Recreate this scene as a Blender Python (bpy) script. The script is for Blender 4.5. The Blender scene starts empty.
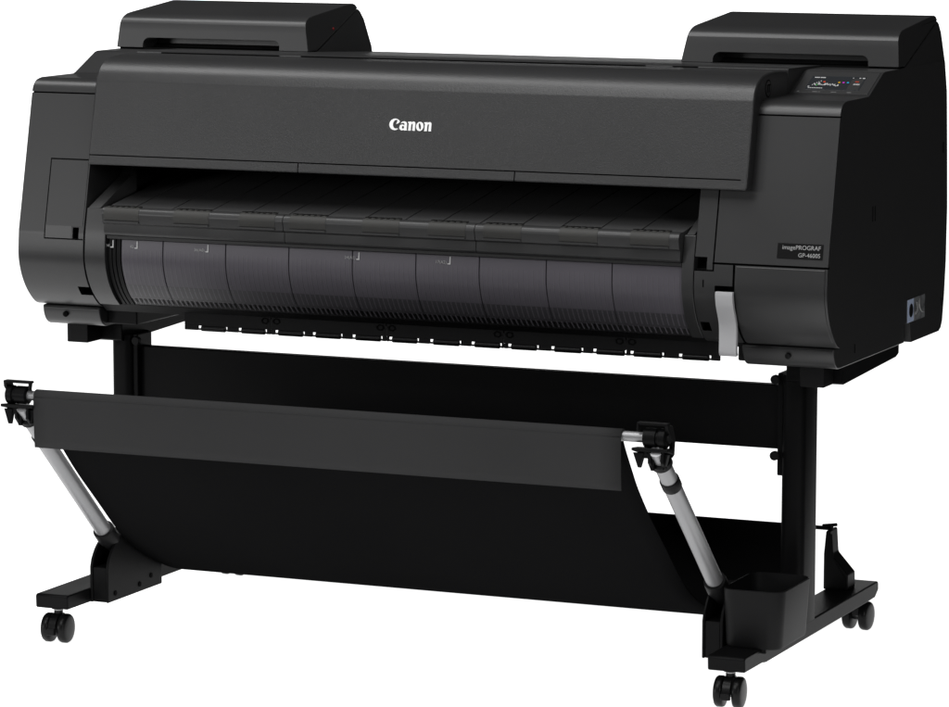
import bpy, bmesh, math
from mathutils import Vector, Matrix, Euler
R = math.radians
S = bpy.context.scene
C = S.collection

# ------------------------------------------------------------------ materials
def mat(name, col, rough=.45, spec=.5, metal=0., bump=0., bscale=900., vary=0., vscale=6.,
        emit=None, estr=0., voro=False, bdist=.0006, rvar=.0, coat=0., stretch=None):
    m = bpy.data.materials.new(name); m.use_nodes = True
    nt = m.node_tree; N = nt.nodes; L = nt.links
    b = N['Principled BSDF']
    b.inputs['Base Color'].default_value = (*col, 1)
    b.inputs['Roughness'].default_value = rough
    b.inputs['Specular IOR Level'].default_value = spec
    b.inputs['Metallic'].default_value = metal
    b.inputs['Coat Weight'].default_value = coat
    tc = N.new('ShaderNodeTexCoord')
    src = tc.outputs['Object']
    if stretch:
        mp = N.new('ShaderNodeMapping'); mp.inputs['Scale'].default_value = stretch
        L.new(src, mp.inputs['Vector']); src = mp.outputs['Vector']
    if bump:
        if voro:
            t = N.new('ShaderNodeTexVoronoi'); t.feature = 'SMOOTH_F1'
            t.inputs['Scale'].default_value = bscale; out = t.outputs['Distance']
            n2 = N.new('ShaderNodeTexNoise'); n2.inputs['Scale'].default_value = bscale*.4
            n2.inputs['Detail'].default_value = 3
            mx = N.new('ShaderNodeMath'); mx.operation = 'ADD'
            L.new(out, mx.inputs[0]); L.new(n2.outputs['Fac'], mx.inputs[1]); out = mx.outputs[0]
            L.new(src, n2.inputs['Vector'])
        else:
            t = N.new('ShaderNodeTexNoise'); t.inputs['Scale'].default_value = bscale
            t.inputs['Detail'].default_value = 2; out = t.outputs['Fac']
        L.new(src, t.inputs['Vector'])
        bp = N.new('ShaderNodeBump'); bp.inputs['Strength'].default_value = bump
        bp.inputs['Distance'].default_value = bdist
        L.new(out, bp.inputs['Height']); L.new(bp.outputs['Normal'], b.inputs['Normal'])
    if vary or rvar:
        t = N.new('ShaderNodeTexNoise'); t.inputs['Scale'].default_value = vscale
        t.inputs['Detail'].default_value = 5
        L.new(src, t.inputs['Vector'])
        if vary:
            cr = N.new('ShaderNodeValToRGB')
            cr.color_ramp.elements[0].position = .3; cr.color_ramp.elements[1].position = .7
            cr.color_ramp.elements[0].color = (*[c*(1-vary) for c in col], 1)
            cr.color_ramp.elements[1].color = (*[c*(1+vary) for c in col], 1)
            L.new(t.outputs['Fac'], cr.inputs['Fac']); L.new(cr.outputs['Color'], b.inputs['Base Color'])
        if rvar:
            mr = N.new('ShaderNodeMapRange')
            mr.inputs['To Min'].default_value = rough-rvar; mr.inputs['To Max'].default_value = rough+rvar
            L.new(t.outputs['Fac'], mr.inputs['Value']); L.new(mr.outputs['Result'], b.inputs['Roughness'])
    if emit:
        b.inputs['Emission Color'].default_value = (*emit, 1)
        b.inputs['Emission Strength'].default_value = estr
    return m

M = dict(
    shell  = mat('black_plastic', (.0235,.0235,.024), .36, .36, bump=.12, bscale=1100, bdist=.0003, vary=.05, rvar=.03),
    grain  = mat('grained_black_plastic', (.0235,.0235,.024), .36, .36, bump=.34, bscale=820, voro=True, bdist=.0006, vary=.05, rvar=.03),
    inkbox = mat('ink_cover_plastic', (.024,.024,.0245), .36, .36, bump=.10, bscale=1100, bdist=.0003, vary=.05, rvar=.03),
    dark   = mat('dark_plastic', (.0065,.0065,.0068), .5, .09, bump=.1, bscale=700, bdist=.0003, vary=.08),
    stand  = mat('black_coated_steel', (.0042,.0042,.0044), .42, .06, bump=.15, bscale=800, bdist=.0003, vary=.08, rvar=.04),
    pit    = mat('inner_black', (.004,.004,.004), .8, .1, vary=.1),
    guide_shade    = mat('guide_shade_plastic', (.046,.044,.049), .38, .3, vary=.06),  # darker guide plastic, with the underside shade put into its colour
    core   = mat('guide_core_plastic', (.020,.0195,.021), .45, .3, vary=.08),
    gap    = mat('seam_black', (.003,.003,.003), .9, .05, vary=.1),
    guide  = mat('smoky_guide_plastic', (.085,.079,.092), .33, .2, vary=.06, rvar=.04),
    rib    = mat('guide_rib_plastic', (.090,.085,.096), .3, .3, vary=.05),
    bar    = mat('satin_black_plastic', (.034,.034,.0345), .34, .25, bump=.06, bscale=900, bdist=.0003, vary=.05),
    tray   = mat('tray_plastic', (.058,.058,.0585), .45, .2, bump=.06, bscale=900, bdist=.0003, vary=.05),
    grip   = mat('grey_grip_rubber', (.038,.0375,.0355), .6, .25, bump=.3, bscale=600, bdist=.0004, vary=.1),
    lever  = mat('silver_painted_plastic', (.40,.40,.41), .3, .5, bump=.03, bscale=900, bdist=.0002, vary=.02),
    alu    = mat('brushed_aluminium', (.25,.25,.255), .42, .3, metal=.6, bump=.05, bscale=300, bdist=.0003, vary=.05, stretch=(1,1,.05)),
    cloth  = mat('black_cloth_shaded', (.0055,.0055,.0057), .95, .0, bump=.3, bscale=1500, bdist=.0004, vary=.06, vscale=3),  # basket cloth, sling copy: its shade is put into the darker colour
    flap   = mat('black_cloth_lit', (.031,.031,.0315), .7, .03, bump=.3, bscale=1500, bdist=.0004, vary=.05, vscale=3),  # same cloth, lighter copy with the front light put into the colour
    white  = mat('white_print', (.45,.45,.45), .5, .3, vary=.02),
    logo   = mat('logo_white', (.85,.85,.85), .45, .4, vary=.02),
    greyp  = mat('grey_print', (.33,.33,.33), .5, .3, vary=.03),
    dimp   = mat('dim_print', (.13,.13,.13), .5, .3, vary=.03),
    plate  = mat('nameplate_black', (.006,.006,.0062), .3, .15, vary=.05),
    screen = mat('screen_glass', (.012,.013,.015), .12, .4, emit=(.05,.055,.06), estr=.25, vary=.05),
    panelp = mat('panel_plastic', (.034,.034,.0345), .42, .22, bump=.08, bscale=1100, bdist=.0003, vary=.05),
    stickb = mat('sticker_blue_grey', (.58,.68,.90), .3, .5, vary=.08, vscale=40),
    stickd = mat('sticker_foil', (.20,.205,.21), .22, .6, metal=.15, vary=.55, vscale=45),
    stickl = mat('sticker_silver_line', (.85,.85,.85), .3, .5, metal=.4, vary=.1),
    chrome = mat('chrome_pin', (.35,.35,.35), .3, .5, metal=.4, vary=.03),
    rubber = mat('caster_black', (.005,.005,.0052), .33, .12, bump=.06, bscale=900, bdist=.0003, vary=.08, rvar=.05),
    led    = mat('red_lamp', (.16,.006,.006), .3, .5, emit=(1,.03,.03), estr=.03),
)
def emi(n, c, s=.8): return mat(n, (c[0]*.3, c[1]*.3, c[2]*.3), .3, .2, emit=c, estr=s*.42)
M['dot_red'] = emi('screen_red', (1,.10,.04)); M['dot_yellow'] = emi('screen_yellow', (1,.55,.02))
M['dot_magenta'] = emi('screen_magenta', (.9,.05,.9)); M['dot_cyan'] = emi('screen_cyan', (.03,.6,1))
M['dot_green'] = emi('screen_green', (.03,.5,.05), .6); M['px_white'] = emi('screen_white', (1,1,1), .6)
M['px_grey'] = emi('screen_grey', (.1,.1,.1), .2)

# ------------------------------------------------------------------ mesh helpers
def finish(bm, name, m, parent, smooth=38, bevel=0., seg=3, angle=40, label=None, only=None):
    bmesh.ops.remove_doubles(bm, verts=bm.verts, dist=1e-6)
    bmesh.ops.recalc_face_normals(bm, faces=bm.faces)
    me = bpy.data.meshes.new(name); bm.to_mesh(me); bm.free()
    o = bpy.data.objects.new(name, me); C.objects.link(o)
    for x in (m if isinstance(m, (list, tuple)) else [m]): me.materials.append(x)
    for p in me.polygons: p.use_smooth = True
    me.set_sharp_from_angle(angle=R(smooth))
    if bevel:
        b = o.modifiers.new('bevel', 'BEVEL'); b.width = bevel; b.segments = seg
        b.limit_method = 'ANGLE'; b.angle_limit = R(angle); b.harden_normals = True
        b.use_clamp_overlap = True
        if only:                                      # bevel just the edges the test picks
            b.limit_method = 'WEIGHT'
            at = me.attributes.new('bevel_weight_edge', 'FLOAT', 'EDGE')
            for e in me.edges:
                p, q = (me.vertices[k].co for k in e.vertices)
                at.data[e.index].value = 1. if only(p, q) else 0.
    o.parent = parent
    if label: o['label'] = label
    return o
def BM(): return bmesh.new()
def prism_x(bm, pts, x0, x1, mi=0, inset=None):
    """extrude a (y,z) outline along X"""
    a = [bm.verts.new((x0, y, z)) for y, z in pts]; b = [bm.verts.new((x1, y, z)) for y, z in pts]
    n = len(pts); fs = [bm.faces.new(a), bm.faces.new(b[::-1])]
    for i in range(n): fs.append(bm.faces.new((a[i], b[i], b[(i+1) % n], a[(i+1) % n])))
    for f in fs: f.material_index = mi
    return a, b
def prism(bm, pts3, vec, mi=0):
    a = [bm.verts.new(p) for p in pts3]; b = [bm.verts.new(Vector(p)+Vector(vec)) for p in pts3]
    n = len(a); fs = [bm.faces.new(a), bm.faces.new(b[::-1])]
    for i in range(n): fs.append(bm.faces.new((a[i], b[i], b[(i+1) % n], a[(i+1) % n])))
    for f in fs: f.material_index = mi
def box(bm, x0, x1, y0, y1, z0, z1, mi=0):
    prism_x(bm, [(y0,z0),(y1,z0),(y1,z1),(y0,z1)], x0, x1, mi)
def tube(bm, p, q, r, r2=None, seg=28, mi=0, cap=True):
    p = Vector(p); q = Vector(q); r2 = r if r2 is None else r2
    d = (q-p).normalized(); u = d.orthogonal().normalized(); v = d.cross(u)
    A = []; B = []
    for i in range(seg):
        a = 2*math.pi*i/seg; e = u*math.cos(a)+v*math.sin(a)
        A.append(bm.verts.new(p+e*r)); B.append(bm.verts.new(q+e*r2))
    for i in range(seg):
        f = bm.faces.new((A[i], A[(i+1)%seg], B[(i+1)%seg], B[i])); f.material_index = mi
    if cap:
        bm.faces.new(A[::-1]).material_index = mi; bm.faces.new(B).material_index = mi
def lathe(bm, c, axis, prof, seg=32, mi=0):
    """prof: list of (distance along axis, radius)"""
    c = Vector(c); d = Vector(axis).normalized(); u = d.orthogonal().normalized(); v = d.cross(u)
    rings = []
    for t, r in prof:
        rings.append([bm.verts.new(c+d*t+(u*math.cos(2*math.pi*i/seg)+v*math.sin(2*math.pi*i/seg))*r) for i in range(seg)])
    for A, B in zip(rings, rings[1:]):
        for i in range(seg):
            bm.faces.new((A[i], A[(i+1)%seg], B[(i+1)%seg], B[i])).material_index = mi
    bm.faces.new(rings[0][::-1]).material_index = mi; bm.faces.new(rings[-1]).material_index = mi
def bezier(pts, n=6):
    """Catmull-Rom through 2-D points"""
    out = []; P = [pts[0]]+list(pts)+[pts[-1]]
    for i in range(1, len(P)-2):
        for k in range(n):
            t = k/n; p0,p1,p2,p3 = P[i-1],P[i],P[i+1],P[i+2]
            out.append(tuple(.5*((2*p1[j])+(-p0[j]+p2[j])*t+(2*p0[j]-5*p1[j]+4*p2[j]-p3[j])*t*t+(-p0[j]+3*p1[j]-3*p2[j]+p3[j])*t**3) for j in range(len(p1))))
    out.append(tuple(pts[-1])); return out
def bake(o):
    """apply all modifiers"""
    dg = bpy.context.evaluated_depsgraph_get(); dg.update()
    me = bpy.data.meshes.new_from_object(o.evaluated_get(dg), depsgraph=dg)
    o.modifiers.clear(); old = o.data; o.data = me; me.name = old.name
    bpy.data.meshes.remove(old)
def cut(o, cbm, gapmat, solver='EXACT'):
    bmesh.ops.recalc_face_normals(cbm, faces=cbm.faces)
    me = bpy.data.meshes.new('cutter'); cbm.to_mesh(me); cbm.free(); me.materials.append(gapmat)
    c = bpy.data.objects.new('cutter', me); C.objects.link(c)
    b = o.modifiers.new('cut', 'BOOLEAN'); b.operation = 'DIFFERENCE'; b.object = c; b.solver = solver
    b.use_self = True
    try: b.material_mode = 'TRANSFER'
    except Exception: pass
    bake(o); bpy.data.objects.remove(c); bpy.data.meshes.remove(me)
    o.data.set_sharp_from_angle(angle=R(30))


def profile_normals(o, pts):
    """smooth shading that follows a (y,z) outline whatever the faces were cut into"""
    seg = []
    for (y0,z0),(y1,z1) in zip(pts, pts[1:]):
        l = math.hypot(y1-y0, z1-z0)
        seg.append((Vector((0, -(z1-z0)/l, (y1-y0)/l)), l))
    nv = []
    for i in range(len(pts)):
        c = seg[max(0,i-1):i+1] if i else seg[:1]
        n = Vector((0,0,0))
        for v, l in c: n += v*(l*l)
        nv.append(n.normalized())
    me = o.data; base = [c.vector.copy() for c in me.corner_normals]
    for p in me.polygons:
        for li in p.loop_indices:
            v = me.vertices[me.loops[li].vertex_index].co; best = None
            for i in range(len(pts)-1):
                (y0,z0),(y1,z1) = pts[i], pts[i+1]; dy, dz = y1-y0, z1-z0; ll = dy*dy+dz*dz
                t = max(0, min(1, ((v.y-y0)*dy+(v.z-z0)*dz)/ll))
                d = math.hypot(v.y-y0-dy*t, v.z-z0-dz*t)
                if best is None or d < best[0]: best = (d, (nv[i]*(1-t)+nv[i+1]*t).normalized())
            if best[0] < .0012 and p.normal.dot(best[1]) > .9: base[li] = best[1]
            elif p.area > 2e-4 and best[0] > .0012 or abs(p.normal.x) > .985: base[li] = p.normal.copy()
    me.normals_split_custom_set(base)

# ------------------------------------------------------------------ the front profile of the housing
FR = bezier([(-.318,.6085),(-.347,.614),(-.372,.633),(-.391,.656),(-.404,.682),(-.4105,.712),(-.4075,.757)], 5)
PROF = FR + [(-.390,.836),(-.370,.925),(-.352,1.005)] + bezier([(-.3505,1.012),(-.346,1.024),(-.334,1.034),(-.314,1.038)], 4)
def yf(z):
    for (y0,z0),(y1,z1) in zip(PROF, PROF[1:]):
        if z0 <= z <= z1: return y0+(y1-y0)*(z-z0)/(z1-z0+1e-9)
    return PROF[0][0] if z < PROF[0][1] else PROF[-1][0]
def strip(z0, z1, out, inn, n=None):
    """closed (y,z) outline following the front between two heights"""
    n = n or max(1, int((z1-z0)/.012))
    zs = [z0+(z1-z0)*i/n for i in range(n+1)]
    return [(yf(z)-out, z) for z in zs] + [(yf(z)+inn, z) for z in zs[::-1]]

printer = bpy.data.objects.new('wide_format_printer', None); C.objects.link(printer)
printer['label'] = 'black wide-format printer on a wheeled stand with a black cloth catch basket'
printer['category'] = 'printer'
P = printer
X = .7965

# ---- housing -------------------------------------------------------------
top_slope = [(-.194,1.038),(-.186,1.0405),(-.110,1.0745),(-.100,1.0765)]
SIDE = PROF + top_slope + [(-.02,1.0765),(.010,1.0765)]
back = [(.283,1.018),(.292,.90),(.298,.80),(.295,.70),(.287,.636),(.277,.588),(.268,.576),(.255,.571),(.080,.571),(.072,.6085)]
low_top = [(.2665,1.0765)]
bm = BM()
prism_x(bm, SIDE+low_top+back, .5535, X)
cap = lambda p, q: abs(p.x-q.x) < 1e-5 and (p.z+q.z)/2 > .612 and (p.y+q.y)/2 < .26
body = finish(bm, 'side_housing', [M['shell'], M['gap']], P, bevel=.007, seg=4, angle=50, only=cap)
bm = BM(); prism_x(bm, SIDE+low_top+back, -X, -.6575)
body_l = finish(bm, 'side_housing', [M['shell'], M['gap']], P, bevel=.007, seg=4, angle=50, only=cap)
cb = BM()
W = .0028
def hgap(z, x0, x1, d=.006, w=W): prism_x(cb, strip(z-w/2, z+w/2, .01, d, 1), x0, x1)
def vgap(x, z0, z1, d=.006, w=W): prism_x(cb, strip(z0, z1, .01, d), x-w/2, x+w/2)
def notch(x0, x1, z0, z1, d): prism_x(cb, strip(z0, z1, .01, d), x0, x1)
hgap(1.0125, .64, .81)                      # cap seams
hgap(.757, .5865, .81, .008, .0035)                                  # seam over the roll cover
vgap(.6265, .600, .7552, .014, .004)                                 # roll cover edge
vgap(.5885, .7588, .90); hgap(.744, .55, .5871); vgap(.5885,.7426,.7553)
notch(.5535, .5765, .7455, .767, .02)
notch(.592, .6245, .707, .7185, .02)                                 # slot over the lever
notch(.5575, .5745, .634, .651, .02)
cut(body, cb, M['gap']); profile_normals(body, SIDE+low_top)
cb = BM()
hgap(1.012, -.81, -.64)
notch(-.682, -.6555, .636, .653, .02)
notch(-.681, -.668, .744, .766, .016)
cut(body_l, cb, M['gap']); profile_normals(body_l, SIDE+low_top)

# the access hatch low on the left and the roll cover low on the right sit proud of the housing
bm = BM(); prism_x(bm, strip(.7455, .768, .0008, .004), -.739, -.683)
prism_x(bm, strip(.768, .889, .0008, .004), -.739, -.6605)
finish(bm, 'access_hatch', M['shell'], P, smooth=30)
bm = BM()
for (x0,x1,z0,z1) in ((-.7415,-.6585,.8893,.8918),(-.7415,-.7392,.7432,.8893),(-.7415,-.6585,.7428,.7452)):
    prism_x(bm, strip(z0, z1, .0003, .003), x0, x1)
finish(bm, 'hatch_seam', M['gap'], P, smooth=30)
bm = BM(); prism_x(bm, strip(.612, .754, .0015, .006), .6295, .7925)
finish(bm, 'roll_cover', M['shell'], P, smooth=30, bevel=.002, seg=2)

# ---- middle of the machine: beam behind the front cover, black mouth, platen
bm = BM()
prism_x(bm, [(-.372,.886),(-.345,1.02),(-.330,1.055),(-.300,1.066),(-.19,1.066),(-.19,1.050),(-.10,1.050),(-.10,.886)], -.6573, .5533)
finish(bm, 'carriage_housing', M['dark'], P, smooth=30)
bm = BM()
box(bm, -.6572, .5532, -.12, .255, .60, 1.046)
finish(bm, 'mouth_wall', M['pit'], P)
bm = BM()
prism_x(bm, [(-.1945,1.0822),(-.1925,1.0834),(-.10,1.0822),(.02,1.0780),(.258,1.0665),(.262,1.063),(.262,1.0375),(-.1945,1.0375)], -.6572, .6480)
rts = finish(bm, 'rear_top_strip', M['shell'], P, bevel=.0006, seg=1)
for x0, x1 in ((-.604,-.355),(-.310,.378),(.430,.478)):
    bm = BM(); box(bm, x0, x1, -.1952, -.1930, 1.06, 1.0829)
    finish(bm, 'strip_slot', M['gap'], rts)

# ---- big grained front cover ---------------------------------------------
outer = [(-.409,.8845),(-.4043,.9035),(-.378,1.020)] + bezier([(-.3745,1.036),(-.3655,1.055),(-.349,1.0695),(-.325,1.0785),(-.290,1.0825)], 4) + [(-.255,1.0834),(-.225,1.0822),(-.196,1.0800)]
inner = [(-.196,1.030),(-.325,1.030),(-.352,1.005),(-.376,.886)]
bm = BM(); prism_x(bm, outer+inner, -.6475, .6485)
cover = finish(bm, 'front_cover', [M['grain'], M['gap']], P, bevel=.0055, seg=4, angle=55)
def yc(z):
    pts = outer[:10]
    for (y0,z0),(y1,z1) in zip(pts, pts[1:]):
        if z0 <= z <= z1: return y0+(y1-y0)*(z-z0)/(z1-z0+1e-9)
cb = BM()
prism_x(cb, [(yc(.9018)-.01,.9018),(yc(.9018)+.004,.9018),(yc(.9040)+.004,.9040),(yc(.9040)-.01,.9040)], -.66, .636)
for xs in (-.213, .213):
    prism_x(cb, [(-.43,.88),(-.4025,.88),(-.3985,.9025),(-.43,.9025)], xs-.0011, xs+.0011)
cut(cover, cb, M['gap']); profile_normals(cover, outer)

# the disc and figure moulded into the cover's right flank
bm = BM(); tube(bm, (.6483,-.303,1.055), (.6494,-.303,1.055), .0135, seg=32)
o = finish(bm, 'lock_disc', M['shell'], cover, bevel=.0005, seg=1)
bm = BM(); tube(bm, (.6483,-.303,1.055), (.6490,-.303,1.055), .0155, seg=32); finish(bm, 'lock_ring', M['gap'], cover)
bm = BM()
for y0,y1,z0,z1 in ((-.3095,-.3070,1.048,1.062),(-.3010,-.2985,1.048,1.062),(-.3055,-.2945,1.060,1.0625)): box(bm, .649, .6499, y0, y1, z0, z1)
finish(bm, 'lock_mark', M['gap'], cover)

# ---- lettering helpers ---------------------------------------------------
def shape_mesh(name, polys, m, parent, frame, thick):
    """polys: list of groups, each group = [outer, hole, ...] of 2-D points; frame(u,v)->3-D and normal"""
    dg = None; bm = BM()
    for k, grp in enumerate(polys):
        cu = bpy.data.curves.new('tmp', 'CURVE'); cu.dimensions = '2D'; cu.fill_mode = 'BOTH'; cu.extrude = .5
        for pl in grp:
            sp = cu.splines.new('POLY'); sp.points.add(len(pl)-1); sp.use_cyclic_u = True
            for q, (u, v) in zip(sp.points, pl): q.co = (u, v, 0, 1)
        ob = bpy.data.objects.new('tmp', cu); C.objects.link(ob)
        dg = bpy.context.evaluated_depsgraph_get(); dg.update()
        me = bpy.data.meshes.new_from_object(ob.evaluated_get(dg), depsgraph=dg)
        n0 = len(bm.verts); bm.from_mesh(me); bm.verts.ensure_lookup_table()
        for v in bm.verts[n0:]:
            v.co = frame(v.co.x, v.co.y, (v.co.z+.5)*(thick+.00004*k))
        bpy.data.objects.remove(ob); bpy.data.curves.remove(cu); bpy.data.meshes.remove(me)
    me = bpy.data.meshes.new(name); bm.to_mesh(me); bm.free(); me.materials.append(m)
    o = bpy.data.objects.new(name, me); C.objects.link(o); o.parent = parent; return o
def text_mesh(name, txt, size, m, parent, frame, thick=.0003, align='LEFT', xs=1., space=1., embolden=0.):
    cu = bpy.data.curves.new('tmp', 'FONT'); cu.body = txt; cu.size = size; cu.extrude = .5
    cu.align_x = align; cu.space_character = space; cu.offset = embolden
    ob = bpy.data.objects.new('tmp', cu); C.objects.link(ob)
    dg = bpy.context.evaluated_depsgraph_get(); dg.update()
    me = bpy.data.meshes.new_from_object(ob.evaluated_get(dg), depsgraph=dg); me.name = name
    for v in me.vertices: v.co = frame(v.co.x*xs, v.co.y, (v.co.z+.5)*thick)
    bpy.data.objects.remove(ob); bpy.data.curves.remove(cu)
    me.materials.clear(); me.materials.append(m)
    o = bpy.data.objects.new(name, me); C.objects.link(o); o.parent = parent; return o
def front_frame(x, z, f, off=0.):
    """lettering that lies on a front surface y=f(z)"""
    s = (f(z+.005)-f(z-.005))/.01; k = 1/math.hypot(1, s); up = Vector((0, s*k, k)); nr = Vector((0, -k, s*k))
    o = Vector((x, f(z), z))
    return lambda u, v, w: o+Vector((u,0,0))+up*v+nr*(w+off)

# the maker's wordmark, drawn as outlines (units: u 0..655, v 0..165 up)
def ell(cx, cy, rx, ry, a0, a1, n=28, rot=0.):
    c, s = math.cos(R(rot)), math.sin(R(rot)); out = []
    for i in range(n+1):
        a = R(a0+(a1-a0)*i/n); x, y = rx*math.cos(a), ry*math.sin(a)
        out.append((cx+x*c-y*s, cy+x*s+y*c))
    return out
def nn(x):   # the n with wedge serifs
    return [[(x,112),(x+4,124),(x+52,128),(x+54,112),(x+66,124),(x+84,130),(x+98,129),(x+110,120),(x+116,100),(x+116,8),(x+122,0),(x+76,0),(x+78,10),(x+78,88),(x+74,102),(x+66,102),(x+57,90),(x+54,72),(x+54,8),(x+58,0),(x+10,0),(x+15,10),(x+15,104)]]
word = [
    [ell(86,82,86,82,38,312)+[(112,26)]+ell(102,84,46,62,300,62,22)+[(116,118),(112,98),(104,86),(124,92),(146,106),(158,122)]],
    [ell(200,42,42,42,60,360-60,20)+[(224,10),(232,0),(284,2),(274,12),(273,84),(268,106),(254,122),(230,129),(204,126),(184,114),(176,98),(192,104),(210,108),(228,102),(234,88),(234,72)], ell(214,44,17,21,0,345,16)],
    nn(284),
    [ell(472,64,57,65,0,350,32), ell(472,65,17,46,0,345,20,14)],
    nn(533),
]
k = .0835/655
word = [[[(u*k-.0415, v*k) for u, v in pl] for pl in g] for g in word]
shape_mesh('wordmark', word, M['logo'], cover, front_frame(.003, .967, yc), .0009)

# ---- ink covers on top ---------------------------------------------------
def ink_cover(sg, name_label):
    # outline of the lid from front to back; rear wedge belongs to the housing behind it
    front = [(-.021,1.0795),(-.0157,1.1135),(-.015,1.118)] + bezier([(-.0135,1.126),(-.006,1.136),(.010,1.1435),(.030,1.1465)], 4)
    topb = [(.200,1.1625)] + bezier([(.214,1.1622),(.224,1.1595),(.231,1.1525)], 3)
    lid = front+topb+[(.0185,1.0795)]
    xi, xo = .380, X
    bm = BM(); a, b = prism_x(bm, lid, xi, xo)
    for v in bm.verts:                                # sides lean in towards the top
        h = (v.co.z-1.0795)/.083
        if v.co.x < .5: v.co.x += .016*h
        else: v.co.x -= .006*h
        v.co.x *= sg
    o = finish(bm, 'ink_cover', [M['inkbox']], P, bevel=.009, seg=4, angle=42, label=name_label)
    cb = BM()
    x0, x1 = (.442, .739)
    z0, z1, r = 1.07, 1.0995, .013
    pts = [(x0,z0),(x1,z0)]+[(x1-r+r*math.cos(R(t)), z1-r+r*math.sin(R(t))) for t in range(0,91,15)]+[(x0+r+r*math.cos(R(t)), z1-r+r*math.sin(R(t))) for t in range(90,181,15)]
    pts = [(sg*x, z) for x, z in pts]
    prism(cb, [(x, -.06, z) for x, z in pts], (0, .098, 0))
    cut(o, cb, M['inkbox'])
    o.data.set_sharp_from_angle(angle=R(38)); profile_normals(o, front+topb)
    # rear wedge
    bm = BM()
    wedge = [(.0205,1.0775),(.2325,1.1510),(.2405,1.146),(.2520,1.130),(.2668,1.0775),(.2745,1.0475),(.05,1.0475)]
    prism_x(bm, wedge, xi, xo)
    for v in bm.verts:
        h = max(0, (v.co.z-1.0795)/.083)
        if v.co.x < .5: v.co.x += .016*h
        else: v.co.x -= .006*h
        v.co.x *= sg
    finish(bm, 'ink_bay_rear', M['shell'], P, bevel=.002, seg=2, angle=42)
    # gap under the lid front
    bm = BM(); box(bm, min(sg*.384, sg*.792), max(sg*.384, sg*.792), -.015, .03, 1.0762, 1.0797)
    finish(bm, 'lid_gap', M['gap'], o)
    return o
ic_l = ink_cover(-1, None); ic_r = ink_cover(1, None)
bm = BM(); tube(bm, (-.3895,.105,1.118), (-.3855,.105,1.118), .0024, seg=16)
finish(bm, 'status_lamp', M['led'], ic_l)

# ---- control panel -------------------------------------------------------
A0 = Vector((0,-.186,1.0405)); B0 = Vector((0,-.110,1.0745))
up = (B0-A0).normalized(); nr = Vector((0,-up.z,up.y))
Lp = (B0-A0).length
def pf(u, v, w): return Vector((u,A0.y,A0.z))+up*v+nr*w
def prect(bm, u0, u1, v0, v1, w0, w1, mi=0, sk=0.):
    prism(bm, [pf(u0,v0,w0), pf(u1,v0,w0), pf(u1+sk,v1,w0), pf(u0+sk,v1,w0)], nr*(w1-w0), mi)
bm = BM(); prect(bm, .654, .7915, .001, Lp-.001, -.004, .0008)
panel = finish(bm, 'control_panel', M['panelp'], P, bevel=.0006, seg=2)
bm = BM(); prect(bm, .671, .772, .0125, .0640, .0002, .0012)
scr = finish(bm, 'touch_screen', M['screen'], panel, bevel=.0003, seg=1)
W0 = .0013
def sc_obj(name, rects, m):
    bm = BM()
    for u0,u1,v0,v1 in rects: prect(bm, u0,u1,v0,v1, W0-.0003, W0)
    return finish(bm, name, m, scr)
sc_obj('screen_menu_area', [(.748,.769,.0145,.0565)], M['px_grey'])
for nm, u, v in (('red',.6995,.0420),('yellow',.7275,.0410),('magenta',.7355,.0410),('cyan',.7435,.0410),('green',.689,.0300)):
    bm = BM(); tube(bm, pf(u,v,W0), pf(u,v,W0+.0003), .0021 if nm != 'green' else .0018, seg=16)
    finish(bm, 'screen_dot', M['dot_'+nm], scr)
sc_obj('screen_orange_mark', [(.7560,.7625,.0430,.0470)], M['dot_red'])
import random
rnd = random.Random(4)
# a small white scribble chart and rows of tiny menu text
rects = []
u = .680
while u < .728:
    w = rnd.uniform(.001,.0026); h = rnd.uniform(.002,.008)
    v = .0265+rnd.uniform(0,.006)
    rects.append((u,u+w,v,v+h)); u += w+rnd.uniform(.0006,.0014)
for i in range(4): rects.append((.683+i*.003,.6845+i*.003,.033+i*.0035,.036+i*.0035))
sc_obj('screen_drawing', rects, M['px_white'])
rects0 = [(.677+i*.0036,.6802+i*.0036-(.0012 if i%3==2 else 0),.0568,.0598) for i in range(6)]
sc_obj('screen_text_row', rects0, M['px_white'])
sc_obj('screen_text_row', [(.676+i*.0034,.6786+i*.0034,.0178,.0200) for i in range(8)], M['px_white'])
rects = [(.7595,.7625,.0580,.0605),(.7655,.7700,.0575,.0605),(.7550,.7665,.0330,.0375),(.7475,.7495,.0580,.0600)]
rects += [(.674,.6768,.0225,.0255)]
for r_ in rects: sc_obj('screen_icon', [r_], M['px_white'])
for x, w in ((.662,.004),(.693,.009),(.701,.003),(.726,.006),(.731,.003),(.756,.008)):
    bm = BM(); prect(bm, x-w/2, x+w/2, .0035, .0062, .0006, .0011)
    finish(bm, 'touch_key', M['dimp'], panel)

# ---- nameplate -----------------------------------------------------------
bm = BM(); prism_x(bm, strip(.7705, .797, .0009, .003, 2), .703, .7855)
npl = finish(bm, 'nameplate', M['plate'], P, bevel=.0003, seg=1)
text_mesh('nameplate_text', 'imagePROGRAF', .0106, M['greyp'], npl, front_frame(.7815, .7865, yf, .0009), align='RIGHT', xs=.98)
text_mesh('nameplate_text', 'GP-4600S', .0102, M['greyp'], npl, front_frame(.7815, .7740, yf, .0009), align='RIGHT', xs=.98)

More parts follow.
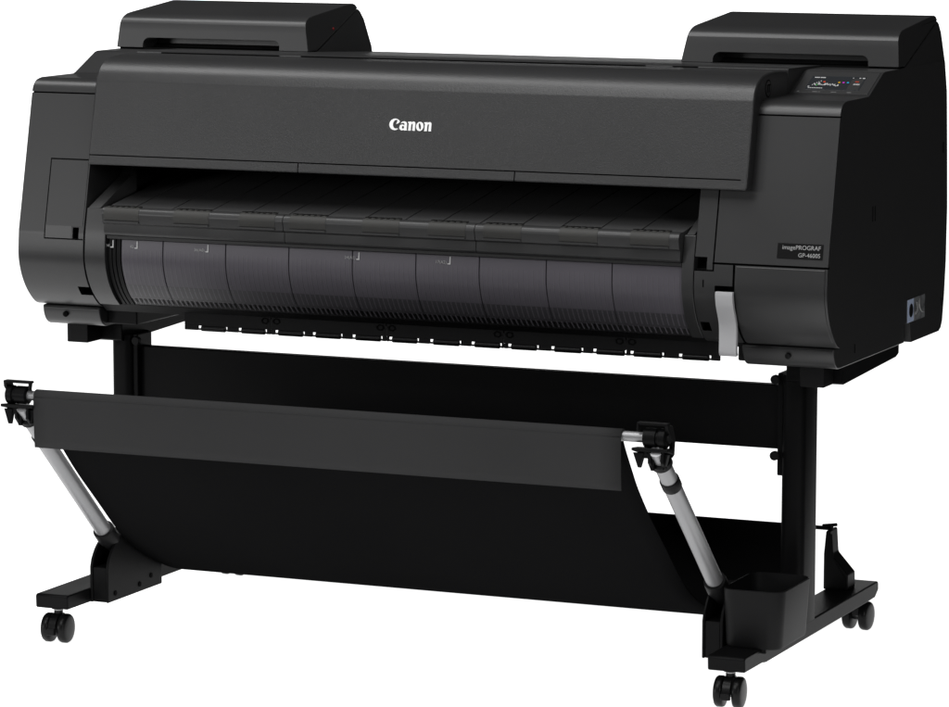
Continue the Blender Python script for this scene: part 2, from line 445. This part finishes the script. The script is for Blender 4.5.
# ---- sticker on the right flank -----------------------------------------
bm = BM(); box(bm, X, X+.0006, .053, .162, .6085, .6515)
st = finish(bm, 'side_sticker', M['stickd'], P)
bm = BM(); box(bm, X+.0004, X+.0009, .054, .092, .6092, .6508); finish(bm, 'sticker_panel', M['stickb'], st)
bm = BM(); tube(bm, (X+.0008,.076,.630), (X+.0011,.076,.630), .0125, seg=28)
finish(bm, 'sticker_seal', M['plate'], st)
sf = lambda u, v, w: Vector((X+.0008+w, .108+u, .630+v))
arcs = []
for (cx,cy,r,a0,a1,t) in ((-.012,.022,.034,285,350,.0022),(.000,-.020,.016,100,175,.0020),(-.003,.004,.010,300,60+360,.0018),(.045,.018,.030,190,268,.0020)):
    arcs.append([ell(cx,cy,r,r,a0,a1,14)+ell(cx,cy,r-t,r-t,a1,a0,14)])
shape_mesh('sticker_line', arcs, M['stickl'], st, sf, .0002)

# small moulded marks on the right flank
bm = BM()
for y0, y1, z0, z1 in ((-.162,-.1595,.815,.842),(-.148,-.1455,.815,.842),(.262,.267,.905,.925),(.268,.272,.618,.632)):
    bm = BM(); box(bm, X-.001, X+.0007, y0, y1, z0, z1)
    finish(bm, 'flank_mark', M['dark'], P)

# ---- delivery opening: cheeks, sloping trays, ejection bar, drum guide ----
for x0, x1 in ((-.6545,-.6105),(.5305,.5525)):
    bm = BM(); prism_x(bm, strip(.618, .803, .0008, .05), x0, x1)
    finish(bm, 'cheek_panel', M['shell'], P, smooth=30, bevel=.0015, seg=2)
for x0, x1 in ((-.6535,-.6285),(.5335,.5480)):
    bm = BM(); prism_x(bm, [(-.395,.8032),(-.270,.8560),(-.262,.8840),(-.252,.884),(-.252,.80),(-.36,.80)], x0, x1)
    finish(bm, 'cheek_arm', M['tray'], P, bevel=.0012, seg=2)
SEAMS = [-.493,-.363,-.234,-.106,.020,.144,.273,.398]
plat = [-.609,-.553,-.474,-.394,-.314,-.2345,-.158,-.080,-.002,.070,.1445,.224,.300,.374,.450,.5305]
for i in range(len(plat)-1):
    bm = BM(); a, b = plat[i]+.0012, plat[i+1]-.0012
    prism_x(bm, [(-.402,.8075),(-.30,.8235),(-.121,.8500),(-.121,.840),(-.30,.812),(-.402,.798)], a, b)
    finish(bm, 'tray_plate', M['tray'], P, bevel=.0006, seg=1)
bm = BM(); prism_x(bm, [(-.39,.797),(-.121,.835),(-.121,.70),(-.36,.70)], -.6095, .5305)
finish(bm, 'tray_base', M['gap'], P)
def arc2(cy, cz, r, a0, a1, n=8): return [(cy+r*math.cos(R(a0+(a1-a0)*i/n)), cz+r*math.sin(R(a0+(a1-a0)*i/n))) for i in range(n+1)]
barp = [(-.395,.7545),(-.4125,.7555)]+arc2(-.4095,.7625,.0075,250,180,4)+[(-.4165,.776),(-.4215,.7795)]+arc2(-.4130,.7960,.0120,190,90,8)+[(-.402,.8080),(-.392,.806)]
for a, b in ((-.609,-.2362),(-.2348,.1432),(.1446,.530)):
    bm = BM(); prism_x(bm, barp, a, b)
    bar = finish(bm, 'ejection_bar', M['bar'], P, smooth=30, bevel=.0012, seg=2, angle=60)
    for g in (-.568,-.423,-.288,-.186,-.040,.090,.197,.342,.476):
        if not a < g < b: continue
        w = .0365
        bm = BM()
        gp = [(-.4232,.7850)]+arc2(-.4130,.7960,.0126,190,105,7)
        gi = [(y+.002, z-.002) for y, z in gp[::-1]]
        prism_x(bm, gp+gi, g-w, g+w)
        n = 6                                           # saw-tooth upper edge
        for i in range(n):
            u0 = g-w+2*w*i/n
            prism(bm, [(u0+.001,-.4165,.8088),(u0+2*w/n-.004,-.4165,.8088),(u0+2*w/n-.001,-.4085,.8102),(u0+.004,-.4085,.8102)], (0,.001,-.002))
        gr = finish(bm, 'roller_grip', M['grip'], bar, smooth=30, bevel=.0004, seg=1)
        bm = BM(); prism_x(bm, [(-.4252,.7805),(-.4252,.7832),(-.4222,.7832),(-.4222,.7805)], g-w-.001, g+w-.001)
        finish(bm, 'grip_lip', M['bar'], gr)
        bm = BM()
        for i in range(n):
            u0 = g-w+2*w*i/n
            prism(bm, [(u0+.0005,-.4115,.8094),(u0+2*w/n-.003,-.4115,.8094),(u0+2*w/n-.001,-.4065,.8096),(u0+.003,-.4065,.8096)], (0,0,.0012))
        finish(bm, 'grip_teeth', M['gap'], gr)
# drum shaped paper guide in nine sections, fine ribs on each
def drum(z0, z1, off, n=16):
    zs = [z0+(z1-z0)*i/n for i in range(n+1)]
    return [(yf(z)+off, z) for z in zs]
def drum_strip(z0, z1, o0, o1, n=16):
    return drum(z0,z1,o0,n)+drum(z0,z1,o1,n)[::-1]
ends = [-.5805]+SEAMS+[.5295]
GZ0, GZ1 = .6215, .7475
for i in range(len(ends)-1):
    a, b = ends[i]+.0007, ends[i+1]-.0007
    bm = BM(); prism_x(bm, drum_strip(.651, GZ1, .0065, .0090), a, b)
    gd = finish(bm, 'paper_guide', M['guide'], P, smooth=30, bevel=.0012, seg=2, angle=60)
    bm = BM(); prism_x(bm, drum_strip(.634, .662, .0063, .0086, 8), a, b)  # added strip that paints the shade of the guide's lower curve
    finish(bm, 'guide_shade_strip', M['guide_shade'], gd, smooth=30)
    n = max(3, round((b-a)/.0097))
    bm = BM()
    for j in range(n):
        u = a+(b-a)*(j+.5)/n
        prism_x(bm, drum_strip(.6225, .729, .00625, .0078, 18), u-.0010, u+.0010)
    finish(bm, 'guide_ribs', M['rib'], gd, smooth=30)
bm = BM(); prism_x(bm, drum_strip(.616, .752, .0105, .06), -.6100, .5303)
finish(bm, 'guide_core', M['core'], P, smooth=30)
bm = BM()
for a, b in ((-.6090,-.6010),(-.5995,-.5925),(-.5910,-.5825)):
    prism_x(bm, drum_strip(.6195, .7485, .0075, .014), a, b)
finish(bm, 'guide_end_collar', M['dark'], P, smooth=30, bevel=.0008, seg=1)
bm = BM(); prism_x(bm, [(-.400,.7475),(-.4065,.7485),(-.4065,.7545),(-.392,.7545)], -.609, .530)
finish(bm, 'guide_rail', M['shell'], P, bevel=.0006, seg=1)
# paper width marks
yg = lambda z: yf(z)+.0062
for x, t in ((-.5985,'44'),(-.5475,'42'),(-.4000,'36(A0)'),(-.0935,'24(A1)'),(.0865,'17(A2)')):
    bm = BM(); prism_x(bm, [(yg(.7315)-.0012,.7315),(yg(.7455)-.0012,.7455),(yg(.7455)+.001,.7455),(yg(.7315)+.001,.7315)], x, x+.0022)
    prism_x(bm, [(yg(.7315)-.0012,.7315),(yg(.7335)-.0012,.7335),(yg(.7335)+.001,.7335),(yg(.7315)+.001,.7315)], x-.004, x)
    wm = finish(bm, 'paper_width_mark', M['white'], P)
    text_mesh('width_mark_text', t, .0078, M['greyp'], wm, front_frame(x-.0055, .7325, yg, .0012), align='RIGHT', xs=1.0)

# moulded figure 1 beside the lever
text_mesh('moulded_figure', '1', .019, M['gap'], P, front_frame(.566, .7150, yf, .0003), thick=.0004)

# ---- silver release lever ------------------------------------------------
lf = bezier([(-.4200,.7090),(-.4205,.700),(-.4160,.682),(-.4065,.664),(-.4000,.648),(-.3985,.630),(-.3990,.612),(-.3985,.600),(-.3950,.594)], 4)
lb = [(y+.0085, z+(.0 if i < len(lf)-6 else .002)) for i, (y, z) in enumerate(lf)][::-1]
bm = BM(); prism_x(bm, lf+lb, .5965, .6285)
finish(bm, 'release_lever', M['lever'], P, smooth=40, bevel=.0028, seg=3, angle=50)

# ---- lower trays, cross plates and the hinged paper flaps -----------------
trp = [(-.330,.6095)]+bezier([(-.3385,.6085),(-.3365,.594),(-.329,.580),(-.316,.5715),(-.300,.5700)], 4)+[(.070,.5700),(.070,.6095)]
for x0, x1 in ((-.787,-.664),(.618,.787)):
    bm = BM(); prism_x(bm, trp, x0, x1)
    tr = finish(bm, 'under_tray', M['shell'], P, smooth=35, bevel=.004, seg=2, angle=60)
    cx = -.737 if x0 < 0 else .703
    bm = BM(); lathe(bm, (cx,-.3392,.5925), (0,-1,-.25), [(-.004,.0052),(.0018,.0052),(.0024,.0042)], 20)
    finish(bm, 'tray_screw', M['dark' if x0 > 0 else 'gap'], tr)
    if x0 > 0:
        bm = BM(); box(bm, .7868, .7876, -.225, -.222, .588, .604); finish(bm, 'tray_slot', M['gap'], tr)
bm = BM(); prism_x(bm, [(-.345,.6185),(-.325,.602),(-.12,.600),(-.12,.62)], -.6575, .618)
finish(bm, 'guide_underside', M['dark'], P, smooth=30)
for x0, x1 in ((-.664,-.600),(.600,.6175)):
    bm = BM(); box(bm, x0, x1, -.31, .0, .575, .6085)
    finish(bm, 'chassis_block', M['dark'], P, bevel=.003, seg=2)
# stand head: block and long plate under each tray
for sg in (-1, 1):
    x0, x1 = sorted((sg*.712, sg*.757))
    bm = BM(); box(bm, x0, x1, -.300, -.248, .534, .5698)
    finish(bm, 'stand_head_block', M['dark'], P, bevel=.002, seg=2)
    x0, x1 = sorted((sg*.668, sg*.772))
    bm = BM(); prism_x(bm, [(-.246,.535),(-.236,.532),(.070,.543),(.088,.548),(.088,.5698),(-.246,.5698)], x0, x1)
    finish(bm, 'stand_head_plate', M['stand'], P, bevel=.002, seg=2)
FS = [-.488,-.307,-.072,.161,.397,.575]
rollers = [(-.456,-.400),(-.372,-.318),(-.296,-.240),(-.219,-.163),(-.138,-.082),(-.064,-.009),(.018,.075),(.100,.155),(.172,.227),(.256,.313),(.337,.396),(.408,.467),(.500,.556)]
for i in range(5):
    a, b = FS[i]+.0008, FS[i+1]-.0008
    bm = BM(); prism_x(bm, [(-.3318,.6155),(-.3318,.5842),(-.3265,.5842),(-.3265,.6155)], a, b)
    e0 = a
    for r0, r1 in [r for r in rollers if a-.001 <= r[0] and r[1] <= b+.004]+[(b+.0034, b)]:
        if r0-.0034-e0 > .001: prism_x(bm, [(-.3318,.5844),(-.3318,.5755),(-.3265,.5755),(-.3265,.5844)], e0, r0-.0034)
        e0 = r1+.002
    fl = finish(bm, 'paper_flap', M['dark'], P, bevel=.0006, seg=1)
    hx = []
    if i > 0: hx.append(a+.011)
    if i < 4: hx.append(b-.011)
    for x in hx:
        bm = BM(); lathe(bm, (x,-.3318,.6005), (0,-1,0), [(-.001,.0062),(.0010,.0062),(.0010,.0040),(-.0005,.0040)], 6)
        for v in bm.verts: v.co.x = x+(v.co.x-x)*1.35
        finish(bm, 'flap_key_slot', M['gap'], fl)
    for r0, r1 in rollers:
        if a-.001 <= r0 and r1 <= b+.004:
            bm = BM()
            tube(bm, (r0+.004,-.329,.5795), (r1-.003,-.329,.5795), .0056, seg=20)
            tube(bm, (r0-.0036,-.329,.5775), (r1+.0022,-.329,.5775), .0018, seg=12)
            ro = finish(bm, 'flap_roller', M['rubber'], fl, bevel=.0008, seg=2)

# ---- stand ---------------------------------------------------------------
def rrect(x0, x1, y0, y1, r, n=5):
    out = []
    for cx, cy, a in ((x1-r,y1-r,0),(x0+r,y1-r,90),(x0+r,y0+r,180),(x1-r,y0+r,270)):
        out += [(cx+r*math.cos(R(a+90*i/n)), cy+r*math.sin(R(a+90*i/n))) for i in range(n+1)]
    return out
for sg in (-1, 1):
    x0, x1 = sorted((sg*.655, sg*.699))
    bm = BM(); prism(bm, [(x, y, .092) for x, y in rrect(x0, x1, -.236, -.150, .014)], (0,0,.452))
    leg = finish(bm, 'stand_leg', M['stand'], P, smooth=40)
    xi0, xi1 = sorted((sg*.6455, sg*.6565))
    bm = BM(); box(bm, xi0, xi1, -.225, -.168, .36, .545)
    finish(bm, 'leg_inner_plate', M['stand'], leg, bevel=.002, seg=2)
    for z in (.534, .397):
        bm = BM(); lathe(bm, (sg*.6440,-.226,z), (0,-1,0), [(-.004,.005),(.004,.005),(.0045,.0085),(.0105,.0085),(.012,.007)], 18)
        finish(bm, 'leg_thumbscrew', M['dark'], leg)
bm = BM(); box(bm, -.6475, .6475, -.212, -.190, .4055, .5215)
finish(bm, 'stand_crossbeam', M['stand'], P, bevel=.003, seg=2)

def caster(x, y, spin):
    t = bpy.data.objects.new('caster', None); C.objects.link(t); t.parent = P; t.location = (x, y, 0)
    t.rotation_euler = (0,0,spin)
    for s in (-1, 1):
        bm = BM()
        lathe(bm, (s*.0085,0,.0275), (s,0,0), [(0,.0235),(.001,.0262),(.004,.0275),(.012,.0275),(.0150,.0255),(.0165,.0215),(.0172,.0120),(.0176,.002)], 40)
        finish(bm, 'caster_wheel', M['rubber'], t, smooth=50)
    bm = BM()
    tube(bm, (-.0075,0,.0275), (.0075,0,.0275), .009, seg=20)
    hood = [(-.0285,.030),(-.0262,.0385),(-.020,.0475),(-.010,.0535),(.002,.0555),(.016,.0535),(.017,.030),(.008,.024),(-.010,.022)]
    prism_x(bm, hood, -.0075, .0075)
    finish(bm, 'caster_hood', M['rubber'], t, smooth=40, bevel=.001, seg=2)
    bm = BM(); prism_x(bm, [(-.0345,.019),(-.0345,.030),(-.028,.0325),(-.022,.030),(-.022,.017)], -.0078, .0078)
    finish(bm, 'caster_brake', M['dark'], t, bevel=.0015, seg=2)
    bm = BM(); tube(bm, (0,.004,.052), (0,.004,.0600), .0085, seg=24); tube(bm, (0,.004,.0630), (0,.004,.0680), .0125, seg=24)
    stem = finish(bm, 'caster_stem', M['rubber'], t)
    bm = BM(); tube(bm, (0,.004,.0595), (0,.004,.0635), .0075, seg=24)
    finish(bm, 'stem_pin', M['chrome'], t)
footp = [(-.533,.0670),(-.5345,.0900),(-.530,.0935),(.214,.0935),(.219,.0900),(.2195,.076),(.200,.0645),(.14,.0635),(-.42,.0635),(-.44,.0665)]
for sg in (-1, 1):
    x0, x1 = sorted((sg*.6300, sg*.6985))
    bm = BM(); prism_x(bm, footp, x0, x1)
    finish(bm, 'stand_foot', M['stand'], P, bevel=.003, seg=2, angle=30)
    bm = BM()
    for y in (-.485,-.455,.17):
        tube(bm, (sg*.664,y,.0635), (sg*.664,y,.060), .006, seg=14)
        box(bm, sg*.664+sg*.012-.004, sg*.664+sg*.012+.004, y+.01, y+.022, .0605, .0640)
    finish(bm, 'foot_fixings', M['dark'], P)
    caster(sg*.664, -.512, R(4)); caster(sg*.664, .203, R(176))
    # quarter-round pod that carries the basket arm, on the inner side of the foot
    q = [(-.452,.068),(-.452,.135)]+bezier([(-.447,.150),(-.432,.169),(-.410,.184),(-.384,.194)], 4)+[(-.352,.194),(-.245,.118),(-.240,.110),(-.240,.068)]
    for u0, u1 in ((.5895,.5945),(.6225,.6285)):
        a, b = sorted((sg*u0, sg*u1)); bm = BM(); prism_x(bm, q, a, b)
        finish(bm, 'pod_side', M['stand'], P, smooth=30, bevel=.0018, seg=2)
    a, b = sorted((sg*.5945, sg*.6225))
    bm = BM(); prism_x(bm, [(-.450,.0685),(-.450,.134),(-.395,.136),(-.37,.182),(-.352,.190),(-.245,.114),(-.242,.0685)], a, b)
    finish(bm, 'pod_core', M['stand'], P, bevel=.0018, seg=2)
    for y, z in ((-.345,.162),(-.285,.092),(-.330,.083),(-.425,.083)):
        bm = BM(); tube(bm, (sg*.5895,y,z), (sg*.5882,y,z), .0050, seg=16)
        finish(bm, 'pod_screw', M['gap'], P)

# rear rod holders on the feet, rear rod and its clip
for sg in (-1, 1):
    hold = [(.628,.0930),(.628,.160),(.632,.2045),(.6405,.2055),(.6435,.160),(.676,.124),(.6765,.0930)]
    bm = BM(); prism(bm, [(sg*x, .098, z) for x, z in hold], (0,.046,0))
    rh = finish(bm, 'rear_rod_holder', M['stand'], P, bevel=.003, seg=2, angle=30)
    bm = BM(); prism(bm, [(sg*(x+(.0045 if x < .65 else -.0055)), .0965, z-(.006 if z > .1 else -.004)) for x, z in hold], (0,.003,0))
    finish(bm, 'holder_face', M['stand'], rh, bevel=.001, seg=1)
    bm = BM(); tube(bm, (sg*.6365,.116,.203), (sg*.6365,.116,.2125), .0045, seg=14); tube(bm, (sg*.620,.116,.2105), (sg*.6480,.116,.2145), .0032, seg=12)
    finish(bm, 'rod_clip', M['stand'], P)
bm = BM(); tube(bm, (-.640,.116,.2065), (.640,.116,.2065), .0040, seg=16)
finish(bm, 'basket_rear_rod', M['stand'], P)

# ---- catch basket --------------------------------------------------------
RY, RZ = -.714, .4955
bm = BM(); tube(bm, (-.636,RY,RZ), (.620,RY,RZ), .0088, seg=28)
finish(bm, 'basket_front_rod', M['alu'], P)
J = Vector((0,-.712,.462)); E = Vector((0,-.405,.175)); D = (E-J).normalized()
for sg in (-1, 1):
    o0 = Vector((sg*.607,0,0))
    bm = BM(); tube(bm, o0+J+D*.012, o0+J+D*.075, .0148, seg=36)
    tube(bm, o0+J+D*.075, o0+E, .0155, seg=36)
    arm = finish(bm, 'basket_arm', M['alu'], P, smooth=40)
    bm = BM(); lathe(bm, o0+J+D*.062, D, [(0,.0160),(.002,.0172),(.022,.0172),(.024,.0160)], 36)
    finish(bm, 'arm_ring', M['dark'], arm)
    bm = BM(); lathe(bm, o0+J+D*.374, D, [(0,.0165),(.002,.0200),(.008,.0205),(.030,.0205),(.050,.0150),(.062,.012)], 36)
    finish(bm, 'arm_socket', M['dark'], arm)
    bm = BM(); lathe(bm, o0+J+D*.006, D, [(0,.012),(.002,.0180),(.012,.0185),(.014,.0150)], 36)
    finish(bm, 'arm_collar', M['dark'], arm)
    bm = BM(); tube(bm, o0+J-D*.020, o0+J+D*.014, .0115, seg=28)
    tube(bm, o0+J+Vector((-.013,0,-.002)), o0+J+Vector((.013,0,-.002)), .004, seg=14)
    finish(bm, 'arm_joint', M['alu'], arm)
    # clamp
    def bx(a, b, dx=0.):
        if sg < 0: dx = .019                            # the left clamp sits further out along the rod
        a, b = sg*(a+dx), sg*(b+dx)
        return (min(a,b), max(a,b))
    bm = BM()
    a, b = bx(.582,.605); lathe(bm, (a,RY,RZ), (1,0,0), [(0,.0150),(.001,.0165),(b-a-.001,.0165),(b-a,.0150)], 32)
    a, b = bx(.609,.6225); lathe(bm, (a,RY,RZ), (1,0,0), [(0,.0155),(.001,.0170),(b-a-.002,.0170),(b-a,.0140)], 32)
    a, b = bx(.604,.611); lathe(bm, (a,RY,RZ), (1,0,0), [(0,.014),(b-a,.014)], 24)
    cl = finish(bm, 'rod_clamp', M['stand'], P, smooth=40, label=None)
    bm = BM(); a, b = bx(.622,.6265); tube(bm, (a,RY,RZ), (b,RY,RZ), .0085, seg=20); finish(bm, 'clamp_pin', M['dark'], cl)
    # loop handle over the top
    bm = BM()
    a, b = bx(.571,.627); box(bm, a, b, RY-.012, RY+.002, RZ+.0225, RZ+.0270)
    a, b = bx(.571,.5755); prism_x(bm, [(RY-.014,RZ+.012),(RY-.012,RZ+.0262),(RY-.002,RZ+.0262),(RY-.006,RZ+.012)], a, b)
    a, b = bx(.6205,.6275); prism_x(bm, [(RY-.012,RZ+.0262),(RY+.012,RZ+.020),(RY+.024,RZ-.002),(RY+.020,RZ-.030),(RY+.008,RZ-.034),(RY+.010,RZ-.006),(RY-.010,RZ+.015)], a, b)
    finish(bm, 'clamp_handle', M['stand'], cl, bevel=.0015, seg=2)
    # lower jaw with teeth
    bm = BM()
    a, b = bx(.564,.630); prism_x(bm, [(RY-.018,RZ-.015),(RY-.019,RZ-.020),(RY+.010,RZ-.028),(RY+.012,RZ-.018)], a, b)
    a, b = bx(.572,.622); prism_x(bm, [(RY-.010,RZ-.022),(RY-.008,RZ-.034),(RY+.006,RZ-.036),(RY+.008,RZ-.024)], a, b)
    for x0, x1, dz in ((.564,.584,-.050),(.588,.606,-.054),(.609,.627,-.052)):
        x0, x1 = bx(x0, x1); xm = (x0+x1)/2
        prism(bm, [(x0,RY-.012,RZ-.024),(x1,RY-.012,RZ-.024),(xm+.0018,RY-.010,RZ+dz),(xm-.0018,RY-.010,RZ+dz)], (0,.012,-.002))
    finish(bm, 'clamp_jaw', M['stand'], cl, bevel=.0015, seg=2)
    bm = BM(); a, b = sorted((sg*.5925, sg*.6215))
    for u0, u1 in ((a,a+.006),(b-.006,b)):
        prism_x(bm, [(RY-.016,RZ-.018),(RY-.017,RZ-.040),(RY-.004,RZ-.053),(RY+.014,RZ-.040),(RY+.014,RZ-.018)], u0, u1)
    finish(bm, 'clamp_fork', M['stand'], cl, bevel=.0015, seg=2)

# cloth: hem flap over the front rod, then the sling down to the feet and up to the rear rod
XL, XR = -.584, .543
def cloth(name, prof, x0, x1, m, th, nx=28, flare=0.):
    bm = BM(); rows = []
    for (y, z) in prof:
        g = flare*min(1, max(0, (y+.06)/.10))
        rows.append([bm.verts.new((x0-g+(x1-x0+2*g)*i/nx, y, z)) for i in range(nx+1)])
    for A, B in zip(rows, rows[1:]):
        for i in range(nx): bm.faces.new((A[i], A[i+1], B[i+1], B[i]))
    o = finish(bm, name, m, P, smooth=60)
    s = o.modifiers.new('solid', 'SOLIDIFY'); s.thickness = th; s.offset = 0
    return o
sling = bezier([(-.704,.4850),(-.690,.464),(-.660,.4245),(-.632,.3900),(-.578,.3360),(-.505,.2715),(-.431,.2060),(-.373,.1640),(-.290,.1240),(-.215,.0960),(-.150,.0815),(-.090,.0790),(-.030,.0880),(.030,.1150),(.075,.150),(.103,.188),(.1115,.2065)], 4)
sl = cloth('basket_sling', sling, XL+.004, XR-.004, M['cloth'], .0022, flare=.062)
r = .0112
hem = [(-.7235,.4040),(-.7250,.4400),(-.7262,.4700)] + [(RY+r*math.cos(R(a))-.0006, RZ+r*math.sin(R(a))) for a in range(188,-31,-12)] + [(-.704,.486)]
hm = cloth('basket_hem', bezier(hem, 2), XL, XR, M['flap'], .0022)
# ---- accessory bin on the right foot -------------------------------------
def ring(x0,x1,y0,y1,r,z): return [(x,y,z) for x,y in rrect(x0,x1,y0,y1,r,6)]
rings = [ring(.632,.7315,-.4570,-.296,.022,.0940), ring(.630,.7335,-.4590,-.294,.024,.098), ring(.626,.7395,-.4640,-.290,.027,.1960),
         ring(.6285,.7370,-.4615,-.2925,.0245,.1972), ring(.634,.7300,-.4545,-.299,.020,.1000)]
bm = BM(); rv = [[bm.verts.new(p) for p in rg] for rg in rings]
for A, B in zip(rv, rv[1:]):
    n = len(A)
    for i in range(n): bm.faces.new((A[i], A[(i+1)%n], B[(i+1)%n], B[i]))
bm.faces.new(rv[0][::-1]); bm.faces.new(rv[-1])
binn = finish(bm, 'accessory_bin', M['dark'], P, smooth=40)
bm = BM(); box(bm, .6985, .7080, -.452, -.436, .0855, .0945); box(bm, .6985, .7080, -.33, -.31, .0855, .0945)
finish(bm, 'bin_hook', M['dark'], binn, bevel=.001, seg=1)

# ------------------------------------------------------------------ studio sweep
fm = mat('white_glowing_sweep', (.85,.85,.85), .8, .1, emit=(1,1,1), estr=1.0, vary=.005)  # glow added to wash out shadows on the sweep
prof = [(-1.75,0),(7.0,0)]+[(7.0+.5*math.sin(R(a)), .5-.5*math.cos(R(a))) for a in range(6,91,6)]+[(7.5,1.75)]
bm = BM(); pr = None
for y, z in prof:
    t = (y+1.5)/9.0                                   # widens back left; right edge cut in to spare the flank its glow
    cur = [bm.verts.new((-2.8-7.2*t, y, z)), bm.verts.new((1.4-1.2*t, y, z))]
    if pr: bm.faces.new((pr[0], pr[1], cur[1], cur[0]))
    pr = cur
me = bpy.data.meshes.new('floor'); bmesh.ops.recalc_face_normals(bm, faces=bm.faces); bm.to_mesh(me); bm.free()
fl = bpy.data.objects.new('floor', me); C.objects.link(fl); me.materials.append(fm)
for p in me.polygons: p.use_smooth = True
fl['kind'] = 'structure'; fl['label'] = 'seamless white studio sweep with added glow'; fl['category'] = 'studio floor'

# ------------------------------------------------------------------ light
w = bpy.data.worlds.new('World'); S.world = w; w.use_nodes = True
w.node_tree.nodes['Background'].inputs['Color'].default_value = (1,1,1,1)
w.node_tree.nodes['Background'].inputs['Strength'].default_value = .02
def area(name, loc, tgt, sx, sy, power):
    l = bpy.data.lights.new(name, 'AREA'); l.shape = 'RECTANGLE'; l.size = sx; l.size_y = sy; l.energy = power
    o = bpy.data.objects.new(name, l); C.objects.link(o); o.location = loc
    o.rotation_euler = (Vector(tgt)-Vector(loc)).to_track_quat('-Z','Y').to_euler(); return o
area('key_softbox', (-1.4,-5.6,6.0), (0,-.4,.8), 2.6, 2.6, 215)
area('low_fill', (-6.0,-8.5,1.9), (0,-.3,.5), 2.2, 1.6, 190)
area('top_softbox', (-.7,-1.05,3.6), (-.35,-.45,.9), 4.4, .9, 96)
area('side_fill', (6.5,-5.5,2.6), (0,-.2,.8), 2.0, 2.0, 105)

# ------------------------------------------------------------------ camera
cam = bpy.data.cameras.new('camera'); co = bpy.data.objects.new('camera', cam); C.objects.link(co)
yaw, pitch, roll = R(23.609855), R(7.761484), R(.054662)
fwd = Vector((-math.sin(yaw)*math.cos(pitch), math.cos(yaw)*math.cos(pitch), -math.sin(pitch)))
rt = Vector((math.cos(yaw), math.sin(yaw), 0)); upv = rt.cross(fwd)
rt, upv = rt*math.cos(roll)+upv*math.sin(roll), upv*math.cos(roll)-rt*math.sin(roll)
mw = Matrix((rt, upv, -fwd)).transposed().to_4x4(); mw.translation = Vector((2.8466,-6.6068,1.4963))
co.matrix_world = mw
cam.sensor_width = 36; cam.lens = 3824.683/949*36; cam.clip_start = .1; cam.clip_end = 100
S.camera = co
S.view_settings.view_transform = 'Standard'; S.view_settings.look = 'None'
S.view_settings.exposure = 0; S.view_settings.gamma = 1
